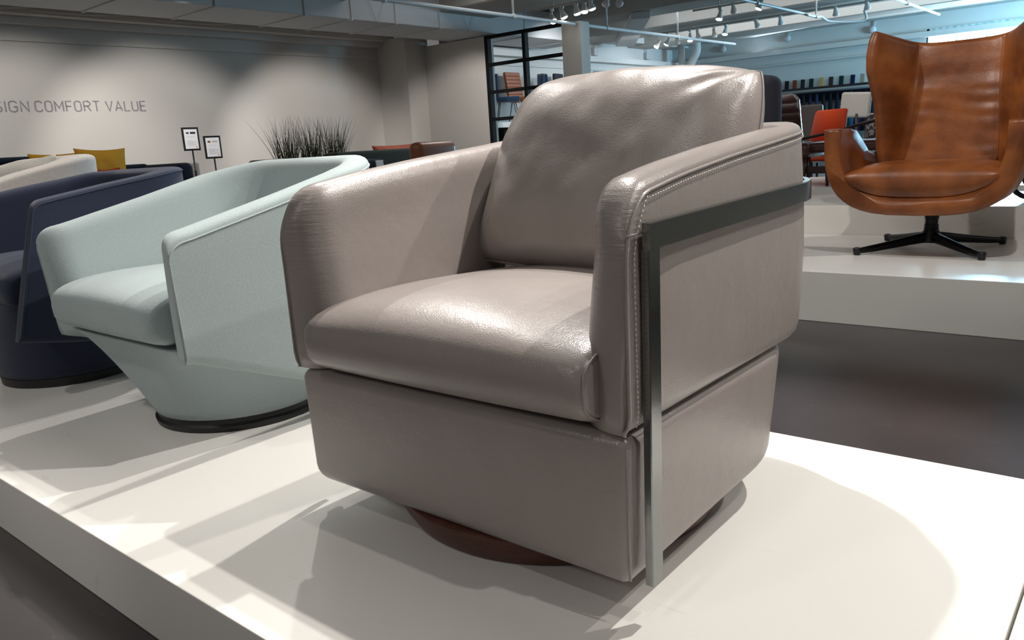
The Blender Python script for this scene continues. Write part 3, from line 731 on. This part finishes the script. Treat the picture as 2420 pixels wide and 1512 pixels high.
# sofa faces +x? its back is towards the wall
part('backrest',softbox(-8.55,-8.3,1.9,3.02,.35,1.03,.05),M['navy2'],o)
part('backrest',softbox(-8.55,-8.3,3.02,4.1,.35,.90,.05),M['navy2'],o)
part('seat',softbox(-8.3,-7.6,1.9,4.0,.30,.55,.06),M['navy2'],o)
part('arm',softbox(-8.5,-7.6,4.02,4.2,.2,.885,.06),M['navy2'],o)
bm=bmesh.new()
for x in (-8.4,-7.7):
    for y in (2.0,4.1): tube(bm,[(x,y,.12),(x,y,.3)],.02,8)
part('feet',bm,M['black'],o)
def tpillow(name,c,w,h,t,rx,ry,rz,m,label,seed=1,group=None):
    bm=pillow(w,h,t,pinch=.09,seed=seed,wr=.006,n=24); bm.transform(Matrix.Translation(c)@Matrix.Rotation(R(rz),4,'Z')@Matrix.Rotation(R(rx),4,'X')@Matrix.Rotation(R(ry),4,'Y'))
    o=mk(name,bm,m); tag(o,label,'pillow',group); return o
tpillow('throw_pillow',(-8.12,3.14,.85),.25,.20,.07,-8,0,90,M['yellow'],'mustard throw pillow on the dark blue sofa, the left one half hidden',3)
tpillow('throw_pillow',(-7.95,3.46,.845),.24,.225,.08,-6,2,90,M['yellow'],'mustard throw pillow on the dark blue sofa, the right one',4)
tpillow('throw_pillow',(-7.7,3.35,.72),.17,.16,.05,-10,0,90,M['red'],'small red pillow peeking out below the mustard pillows',5)
# beige pillow on a low back
o=empty('bench',(-8.6,5.65,0),'low beige upholstered seat top showing just left of the grass planter','bench')
part('backrest',softbox(-8.7,-8.5,5.47,5.95,.1,.865,.06),M['beige'],o); part('seat',softbox(-8.5,-8.0,5.47,5.95,.1,.42,.04),M['beige'],o)
for x in (-8.6,-8.1):
    for y in (5.55,5.85): part('leg',(lambda b:(tube(b,[(x,y,0),(x,y,.12)],.015,8),b)[1])(bmesh.new()),M['black'],o)
# grass planters
gp=empty('planter',(-9,6.7,0),'long planter of tall thin green grass in front of the left wall','plant')
part('planter_box',B(-9.25,-8.75,6.0,7.35,0,.62,bev=.02),M['white'],gp,smooth=False)
for ci,(yc,n) in enumerate(((6.30,165),(6.68,150),(7.05,165))):
    bm=bmesh.new()
    for i in range(n):
        a=random.uniform(0,2*PI); rr=random.random()**.5*.12; bx=-9+rr*math.cos(a); by=yc+rr*math.sin(a)*1.1
        H=random.uniform(.45,.84)*(1.0 if random.random()<.8 else .7); la=random.gauss(0,.14)+(by-yc)*1.1; lb=random.gauss(0,.12); w=random.uniform(.002,.0045)
        if ci==0 and random.random()<.18: la-=random.uniform(.08,.2)
        if ci==2 and random.random()<.14: la+=random.uniform(.15,.35)
        ps=[]
        for k in range(7):
            t=k/6; ps.append(Vector((bx+lb*t**1.6*H,by+la*t**1.8*H+.01*math.sin(t*4+i),.58+H*t)))
        r0=[];r1=[];r2=[]
        for k,p in enumerate(ps):
            ww=w*(1-(k/6)**2)+.0004; r0.append(p+Vector((0,ww,0))); r1.append(p+Vector((ww,-ww*.5,0))); r2.append(p+Vector((-ww,-ww*.5,0)))
        loft(bm,[[r0[k],r1[k],r2[k]] for k in range(7)])
    g_=part('grass_clump',bm,M['grass'],gp); g_['kind']='stuff'
# green sofa, coral pillow, brown chair, navy cube with tag
o=empty('sofa',(-7,6.0,0),'low dark green velvet sofa in front of the grass planter, seen from behind','sofa')
part('backrest',softbox(-7.15,-6.9,5.42,6.60,.25,.895,.05),M['green'],o)
part('seat',softbox(-7.9,-7.15,5.45,7.1,.25,.5,.06),M['green'],o)
part('arm',softbox(-7.9,-6.95,6.66,6.95,.25,.83,.05),M['green'],o)
part('price_tag',B(-6.93,-6.885,6.615,6.645,.55,.885),M['paper'],o,smooth=False)
bm=bmesh.new()
for x in (-7.8,-7.0):
    for y in (5.5,6.9): tube(bm,[(x,y,0),(x,y,.27)],.02,8)
part('feet',bm,M['black'],o)
tpillow('throw_pillow',(-7.55,6.85,.83),.36,.12,.08,0,0,88,M['coral'],'coral pillow on the dark green sofa beside the brown leather chair',6)
o=empty('lounge_chair',(-5.5,5.5,0),'brown leather lounge chair with rounded back, beside the dark green sofa','chair')
part('backrest',softbox(-5.62,-5.45,5.24,5.78,.45,.94,.07,6),M['chbrown'],o)
part('seat',softbox(-6.15,-5.55,5.2,5.82,.35,.5,.05),M['chbrown'],o)
for sx in (-6.1,-5.55):
    for sy in (5.27,5.75): part('leg',(lambda b:(tube(b,[(sx,sy,0),(sx,sy,.37)],.015,8),b)[1])(bmesh.new()),M['black'],o)
o=empty('ottoman',(-4.6,4.05,0),'small navy blue upholstered piece with a white price tag, behind the mint chair','ottoman')
part('body',softbox(-4.95,-4.55,3.62,4.02,0,.825,.03),M['navyfab'],o)
part('price_tag',B(-4.555,-4.54,3.93,3.995,.70,.815),M['paper'],o,smooth=False)
part('price_tag_print',B(-4.54,-4.537,3.95,3.97,.75,.77),M['black'],o,smooth=False)
o=mk('side_table',B(-6.9,-5.9,7.2,8.2,.80,.84,bev=.01),M['paper'],smooth=False)
bm=bmesh.new(); bm.from_mesh(o.data)
for x in (-6.85,-5.95):
    for y in (7.25,8.15): box(bm,x-.02,x+.02,y-.02,y+.02,0,.81)
bm.to_mesh(o.data); bm.free(); tag(o,'pale white table top behind the brown leather chair','table')
# ------------------------------------------------------------------ shelf with dining chairs on the far left wall
sh=empty('display_shelf',(-10.8,16,0),'long white display shelf on dark supports holding dining chairs along the far left wall','shelf')
part('shelf_board',B(-11.29,-10.3,12.0,20.3,1.19,1.295),M['white'],sh,smooth=False)
bm=bmesh.new()
for y in (12.9,14.9,16.9,18.9): box(bm,-11.28,-10.6,y-.3,y+.35,0,1.19)
bm.free()
for y in (12.9,14.9,16.9,18.9): part('shelf_support',B(-11.28,-10.6,y-.3,y+.35,0,1.19),M['green'],sh,smooth=False)
part('shelf_bin',B(-11.0,-10.4,13.35,13.9,.0,.95,bev=.05),M['charcoal'],sh)
ZS=1.295
def dining(loc,rz,m,kind,label,back_h=.93,back_w=.44,tagp=False):
    o=empty('dining_chair',loc,label,'chair','dining chairs on the far shelf',rz=R(rz)); w=back_w/2
    def lp(name,bm,mm,auto=None): 
        q=mk(name,bm,mm,o,auto=auto); return q
    # local: faces -y
    lp('seat',softbox(-w,w,-.25,.22,.41,.51,.035,4),m)
    if kind=='shell':
        rings=[]
        for i in range(12):
            t=i/11; z=.44+(back_h-.44)*t; ww=w*1.05*math.sqrt(max(.03,1-(max(0,t-.25)/.78)**2.4)); ring=[]
            for k in range(13):
                a=-1.25+2.5*k/12; ring.append(Vector((ww*math.sin(a)/math.sin(1.25),.26-.22*(1-math.cos(a))-.0,z)))
            for k in range(12,-1,-1):
                a=-1.25+2.5*k/12; ring.append(Vector(((ww+.03)*math.sin(a)/math.sin(1.25),.31-.22*(1-math.cos(a)),z)))
            rings.append(ring)
        bm=bmesh.new(); loft(bm,rings); lp('backrest',bm,m)
    else:
        bm=bmesh.new()
        if kind=='channel':
            nchn=7
            for k in range(nchn):
                z0=.5+(back_h-.5)*k/nchn; z1=.5+(back_h-.5)*(k+1)/nchn; box(bm,-w,w,.17+.012*k,.24+.012*k,z0,z1+.002,bev=.014,seg=3)
        else:
            box(bm,-w,w,.17,.24,.45,back_h,bev=.03,seg=4); bm.transform(Matrix.Shear('XZ',4,(0,.0)) if False else Matrix.Identity(4))
        lp('backrest',bm,m)
    for sx in (-1,1):
        for sy in (-1,1):
            bm=bmesh.new(); tube(bm,[(sx*(w-.06),sy*.15,.43),(sx*(w-.01),sy*.22,.0)],.009,8); lp('leg',bm,M['black'])
    if tagp: lp('price_tag',B(-.03,.03,-.262,-.258,.2,.43),M['paper'])
    return o
dining((-10.71,12.90,ZS),135,M['blue'],'plain','dark blue upholstered dining chair with white tag, leftmost on the far shelf',.96,.42,True)
dining((-10.74,13.47,ZS),92,M['chbrown'],'channel','brown leather dining chair with horizontal channels on the far shelf',1.03,.50,True)
dining((-10.75,14.50,ZS),115,M['blue'],'shell','dark blue velvet curved-back dining chair on the far shelf',1.02,.50)
dining((-10.80,15.12,ZS),98,M['charcoal'],'plain','charcoal dining chair just left of the column',1.05,.42)
dining((-10.80,16.05,ZS),90,M['greige'],'plain','dark grey dining chair just right of the column',1.05,.42)
dining((-10.80,16.75,ZS),65,M['greige'],'plain','taupe leather dining chair on the far shelf, second right of the column',1.15,.46)
dining((-10.80,17.75,ZS),65,M['oxblood'],'plain','dark brown leather dining chair on the far shelf, farthest right',1.18,.46)
# ------------------------------------------------------------------ fabric rack on the rear wall
rk=empty('fabric_rack',(-6.9,20.9,0),'long black rack with hanging fabric samples under the swatches on the back wall','rack')
part('rack_shelf',B(-9.0,-4.2,20.55,20.99,1.73,1.79),M['black'],rk,smooth=False)
bm=bmesh.new(); tube(bm,[(-9.0,20.5,1.69),(-4.2,20.5,1.69)],.045,12); part('rack_rail',bm,mat('grey rail','7E858A',.35,metal=.5),rk)
part('rack_panel',B(-9.0,-4.2,20.9,20.99,1.45,1.73),M['charcoal'],rk,smooth=False)
HC=['0E1A22','101418','12181C','17405A','0C1016','121A30','101830','0E1626','1A2C44','131A22']
MH=[mat('hanging fabric %d'%i,h,.9,spec=.2) for i,h in enumerate(HC)]
for i in range(20):
    x=-8.1+.165*i
    bm=bmesh.new(); rings=[]
    for t in (0,.15,.4,.7,1):
        ww=.02+.075*t**.7; z=1.62-.95*t; rings.append([Vector((x+ww*math.cos(a)*1.0,20.6+.03*math.sin(a)*(1+t),z)) for a in [2*PI*k/12 for k in range(12)]])
    loft(bm,rings); part('hanging_sample',bm,MH[(i*3)%10],rk)
SC=[('6B6A4A','olive green'),('1C1A1E','black'),('6A3320','rust brown'),('26242C','dark charcoal'),('14262A','dark teal'),('A88A5A','mustard beige'),('33272B','dark plum'),('14282A','bottle green'),('161C38','navy blue'),('8C8378','warm grey')]
for i in range(10):
    px=[1847.5,1866,1885,1904,1924,1948,1969,1992,2017,2038][i]
    x=-8.18+(px-1847.5)*(2.05/190.5)*1.0
    bm=B(x-.052,x+.052,20.86,20.885,1.79,2.01,bev=.004,seg=1)
    bm.transform(Matrix.Translation((x,20.87,1.79))@Matrix.Rotation(R(3),4,'Y')@Matrix.Translation((-x,-20.87,-1.79)))
    o=mk('fabric_swatch',bm,mat('swatch %d'%i,SC[i][0],.9,spec=.2),smooth=False)
    tag(o,'%s fabric swatch standing on the black rack on the back wall'%SC[i][1],'fabric swatch','fabric swatches on the rack')
# ------------------------------------------------------------------ lounge furniture behind the tan chair
def rbx(o,name,x0,x1,y0,y1,z0,z1,m,r=.03,mat4=None,seg=4):
    bm=B(x0,x1,y0,y1,z0,z1,bev=r,seg=seg)
    if mat4: bm.transform(mat4)
    return part(name,bm,m,o)
# charcoal high back seen right behind the leather chair
o=empty('high_back_chair',(-1.62,3.95,.23),'dark slate high-back chair hidden behind the taupe chair and its cushion','chair')
rbx(o,'backrest',-1.95,-1.56,3.88,4.06,.55,1.13,M['charcoal'],.05); rbx(o,'seat',-1.95,-1.56,3.65,3.95,.45,.6,M['charcoal'],.05)
bm=bmesh.new(); lathe(bm,[(.13,.23),(.13,.245),(.03,.26),(.03,.47)],-1.75,3.85,24); part('pedestal',bm,M['black'],o,auto=40)
# ribbed dark leather lounger
o=empty('lounge_chair',(-2.7,7.0,.4),'dark brown leather lounge chair with horizontal ribs, behind the taupe chair','chair')
bm=bmesh.new(); rings=[]; NR=42
for k in range(NR+1):
    t=k/NR; z=.66+.50*t; sc=.016*abs(math.sin(PI*t*6.0))**.6; xr=interp([(.66,-2.47),(.81,-2.50),(.90,-2.53),(1.0,-2.57),(1.10,-2.62),(1.147,-2.68),(1.165,-2.74)],z)
    hw=(xr+3.05)/2; cxx=(xr-3.05)/2; yy=6.95+.35*t*t; th=.05+sc if t<.99 else .03
    rings.append([Vector((cxx+hw*spow(math.cos(2*PI*i/28),.55),yy+.07*(math.cos(2*PI*i/28))**2*-1+th*spow(math.sin(2*PI*i/28),.7),z)) for i in range(28)])
loft(bm,rings)
part('ribbed_backrest',bm,M['oxblood'],o)
rbx(o,'seat',-3.0,-2.25,6.35,6.95,.62,.74,M['oxblood'],.04)
for x in (-2.95,-2.3):
    for y in (6.4,7.2): part('leg',(lambda b:(tube(b,[(x,y,.40),(x,y,.64)],.018,8),b)[1])(bmesh.new()),M['dkwood'],o)
# wood framed lounge chair: seat slab, apron and arm visible between the chairs
o=empty('wood_lounge_chair',(-2.1,6.4,.4),'dark wood framed lounge chair with brown leather seat, between the taupe and tan chairs','chair')
rbx(o,'seat_cushion',-2.42,-1.55,6.42,7.0,.66,.74,M['oxblood'],.03)
rbx(o,'seat_rail',-2.42,-1.55,6.42,6.46,.50,.555,M['dkwood'],.006)
bm=bmesh.new(); tube(bm,smoothpath([(-2.32,6.42,.775),(-2.12,6.45,.81),(-1.85,6.6,.875),(-1.6,6.7,.90)],5),.014,8,ry=.011); part('armrest',bm,M['dkwood'],o)
bm=bmesh.new(); tube(bm,smoothpath([(-1.95,6.62,.86),(-1.75,6.7,.90),(-1.5,6.8,.91)],5),.016,8,ry=.012); part('armrest',bm,M['dkwood'],o)
for p in [(-2.28,6.45),(-2.13,6.45),(-1.6,6.5),(-1.6,6.95),(-2.3,6.95)]:
    part('leg',(lambda b:(tube(b,[(p[0],p[1],.40),(p[0],p[1],.66)],[.012,.018],8),b)[1])(bmesh.new()),M['dkwood'],o)
# orange red chair
o=empty('accent_chair',(-2.95,9.0,0),'orange-red upholstered chair back behind the dark wood armrest','chair')
bm=bmesh.new(); loft(bm,[[Vector(p) for p in r] for r in ([(-3.17,8.92,.62),(-2.80,8.92,.62),(-2.80,9.0,.62),(-3.17,9.0,.62)],[(-3.13,9.02,1.0),(-2.80,9.02,1.0),(-2.80,9.10,1.0),(-3.13,9.10,1.0)],[(-3.12,9.03,1.025),(-2.79,9.03,1.03),(-2.79,9.09,1.03),(-3.12,9.09,1.025)])])
bmesh.ops.bevel(bm,geom=list(bm.edges),offset=.012,segments=2,affect='EDGES')
part('backrest',bm,M['orange'],o); rbx(o,'seat',-3.2,-2.75,8.5,8.95,.50,.62,M['orange'],.03)
for x in (-3.15,-2.8):
    for y in (8.55,9.0): part('leg',(lambda b:(tube(b,[(x,y,0),(x,y,.52)],.015,8),b)[1])(bmesh.new()),M['dkwood'],o)
# white cushion / chair back
o=empty('accent_chair',(-3.0,10.0,0),'white square-backed chair behind the orange-red chair','chair')
bm=B(-3.17,-2.84,9.98,10.08,.93,1.22,bev=.03,seg=4); bm.transform(Matrix.Translation((-3,10,1.08))@Matrix.Rotation(R(4),4,'Y')@Matrix.Translation((3,-10,-1.08)))
part('backrest',bm,mat('white fabric','E8E2DA',.9,spec=.2),o); rbx(o,'seat',-3.17,-2.84,9.6,9.95,.55,.65,M['white'],.03)
for x in (-3.12,-2.88):
    for y in (9.65,10.03): part('leg',(lambda b:(tube(b,[(x,y,0),(x,y,.97)],.015,8),b)[1])(bmesh.new()),M['dkwood'],o)
# grey chair back + patterned chair
o=empty('accent_chair',(-3.85,10.5,0),'plain grey chair back in the distance left of the orange-red chair','chair')
rbx(o,'backrest',-3.95,-3.56,10.5,10.58,.5,1.13,M['greige'],.03); rbx(o,'seat',-3.95,-3.56,10.1,10.5,.4,.52,M['greige'],.03)
for x in (-3.9,-3.6):
    for y in (10.15,10.5): part('leg',(lambda b:(tube(b,[(x,y,0),(x,y,.42)],.015,8),b)[1])(bmesh.new()),M['black'],o)
o=empty('accent_chair',(-2.4,8.5,0),'grey patterned chair partly hidden behind the tan wing chair','chair')
rbx(o,'backrest',-2.42,-2.1,8.4,8.5,.6,.955,M['pattern'],.04); rbx(o,'seat',-2.55,-2.2,8.0,8.4,.5,.62,M['pattern'],.04)
for x in (-2.5,-2.25):
    for y in (8.05,8.45): part('leg',(lambda b:(tube(b,[(x,y,0),(x,y,.52)],.015,8),b)[1])(bmesh.new()),M['dkwood'],o)
# curved tubular base at the far right edge on the step platform
o=empty('cantilever_chair',(-.55,5.3,.4),'chair with a curved dark tubular base cut off by the right edge','chair')
for dy in (0,.45):
    bm=bmesh.new(); cx,cz=-.60,.515
    tube(bm,[(cx+.11*math.cos(a),5.15+dy,cz+.098*math.sin(a)) for a in [PI+i*PI/12 for i in range(-3,16)]],.014,10); tube(bm,[(-.60,5.15+dy,.415),(-.2,5.15+dy,.415)],.014,10); part('tube_base',bm,M['blackmetal'],o)
rbx(o,'seat',-.52,.1,5.1,5.65,.64,.72,M['oxblood'],.03)
# ------------------------------------------------------------------ lettering positions
word('DESIGN',3.85,4.567,1.717,.14,'grey word DESIGN on the left wall, cut off by the photo edge')
word('COMFORT',4.654,5.54,1.717,.14,'grey word COMFORT on the left wall')
word('VALUE',5.633,6.236,1.717,.14,'grey word VALUE on the left wall')
# ------------------------------------------------------------------ camera
cam=bpy.data.cameras.new('camera'); co=bpy.data.objects.new('camera',cam); COL.objects.link(co); S.camera=co
cam.sensor_width=36; cam.lens=36*1871.22/2420; cam.clip_start=.02; cam.clip_end=100
yaw,pitch,roll=R(40.3024),R(12.5512),R(-3.5205)
f=Vector((-math.sin(yaw)*math.cos(pitch),math.cos(yaw)*math.cos(pitch),-math.sin(pitch))); r0=Vector((math.cos(yaw),math.sin(yaw),0)); u0=r0.cross(f)
r=math.cos(roll)*r0+math.sin(roll)*u0; u=-math.sin(roll)*r0+math.cos(roll)*u0
co.matrix_world=Matrix(((r.x,u.x,-f.x,0),(r.y,u.y,-f.y,0),(r.z,u.z,-f.z,.877),(0,0,0,1)))
# ------------------------------------------------------------------ lights
def spot(loc,tgt,e,ang=60,rad=.035,col=(1,.94,.86),blend=.35):
    l=bpy.data.lights.new('spot','SPOT'); l.energy=e; l.spot_size=R(ang); l.spot_blend=blend; l.shadow_soft_size=rad; l.color=col
    o=bpy.data.objects.new('spot',l); COL.objects.link(o); o.location=loc; d=Vector(tgt)-Vector(loc); o.rotation_euler=d.to_track_quat('-Z','Y').to_euler(); return o
def area(loc,tgt,e,sx,sy,col):
    l=bpy.data.lights.new('area','AREA'); l.shape='RECTANGLE'; l.size=sx; l.size_y=sy; l.energy=e; l.color=col
    o=bpy.data.objects.new('area',l); COL.objects.link(o); o.location=loc; d=Vector(tgt)-Vector(loc); o.rotation_euler=d.to_track_quat('-Z','Y').to_euler(); return o
W1=(1,.95,.895)
# track spots over the front platforms, plus two added camera-side fills
spot((-.6,-.7,3.05),(-.95,1.2,.5),28,52,col=W1)
spot((-1.65,2.35,3.05),(-.8,1.25,.4),220,60,.025,W1)
spot((.25,2.25,3.05),(-1.0,1.2,.4),260,60,.025,W1)
spot((1.2,3.4,3.05),(-.7,1.4,.5),130,50,.025,W1)
spot((-.9,2.6,3.05),(-2.2,1.1,.4),190,60,.025,W1)
spot((-3.2,2.5,3.05),(-2.4,1.1,.4),120,60,.025,W1)
spot((-4.4,2.6,3.05),(-3.9,1.2,.4),170,60,.025,W1)
spot((-2.4,-.8,3.05),(-2.8,1.1,.5),60,55,col=W1)
spot((-1.9,-2.2,2.7),(-1.5,.5,.1),48,60,.12,W1,.6)  # added soft fill, brightens the platform front from the camera side
spot((-4.2,-2.0,2.7),(-3.4,.5,.1),48,60,.12,W1,.6)  # second added camera-side fill, farther left
spot((1.0,1.0,3.05),(.3,1.2,.2),60,60,.03,W1)
# over the tan chair platform
spot((-.2,2.6,3.05),(-.9,4.3,.8),120,50,.03,W1)
spot((-2.4,3.4,3.05),(-1.2,4.3,.5),90,55,.03,W1)
# wall washing
for p_,t_,e_ in (((-9.2,3.2,2.83),(-12.4,4.4,.7),300),((-9.2,5.4,2.83),(-12.4,6.4,.7),300),((-9.2,8.0,2.83),(-12.2,9.2,.7),300),((-8.9,9.6,2.83),(-10.6,11.6,.9),170)):
    spot(p_,t_,e_,66,.05,W1,.6)
spot((-6,7.5,3.0),(-6.5,6.0,.5),90,80,.05,W1,.8)
spot((-8.6,12.9,2.7),(-11,13.6,1.6),120,95,.05,(1,.98,.96),.8)
spot((-8.4,15.5,2.7),(-11,16.3,1.6),120,95,.05,(1,.98,.96),.8)
spot((-8.4,18.5,2.7),(-11,19,1.6),120,95,.05,(1,.98,.96),.8)
spot((-3,7.5,3.0),(-2.7,8.6,.5),120,80,.05,W1,.8)
# soft fill areas added under the ceiling, not real fixtures
area((-5,2.3,3.55),(-5,2.3,0),50,8,2,(1,.96,.92))
area((-5,9.2,3.55),(-5,9.2,0),50,8,1.6,(1,.97,.94))
area((-5,15,3.55),(-5,15,0),70,8,1.0,(.9,.96,1))
area((-5.5,18.0,3.55),(-5.5,18.3,0),80,9,.7,(.92,.96,1))
area((5,9,3.5),(5,9,0),160,6,6,W1)  # added out-of-view fill on the right, for the metal bar reflections
# daylight entering through the high window, then two added bluish fills
dl=area((-2.0,20.8,2.35),(-1.2,15,3.2),420,3.0,.9,(.36,.74,1)); dl.data.spread=R(100)
dl=area((1.5,18.2,2.0),(-2.6,19.6,3.4),400,2.0,1.2,(.36,.74,1)); dl.data.spread=R(120)  # added unseen cyan fill inside the room, tints ceiling and rear wall
area((-6.5,20.3,3.0),(-8.0,15,2.2),45,5,.6,(.72,.88,1))  # added weak blue fill, no window here, tints the rear left wall
w=bpy.data.worlds.new('world'); S.world=w; w.use_nodes=True; w.node_tree.nodes['Background'].inputs['Color'].default_value=(.62,.60,.58,1); w.node_tree.nodes['Background'].inputs['Strength'].default_value=.25
S.view_settings.view_transform='Standard'; S.view_settings.look='None'; S.view_settings.gamma=1; S.view_settings.exposure=0; S.view_settings.use_curve_mapping=False
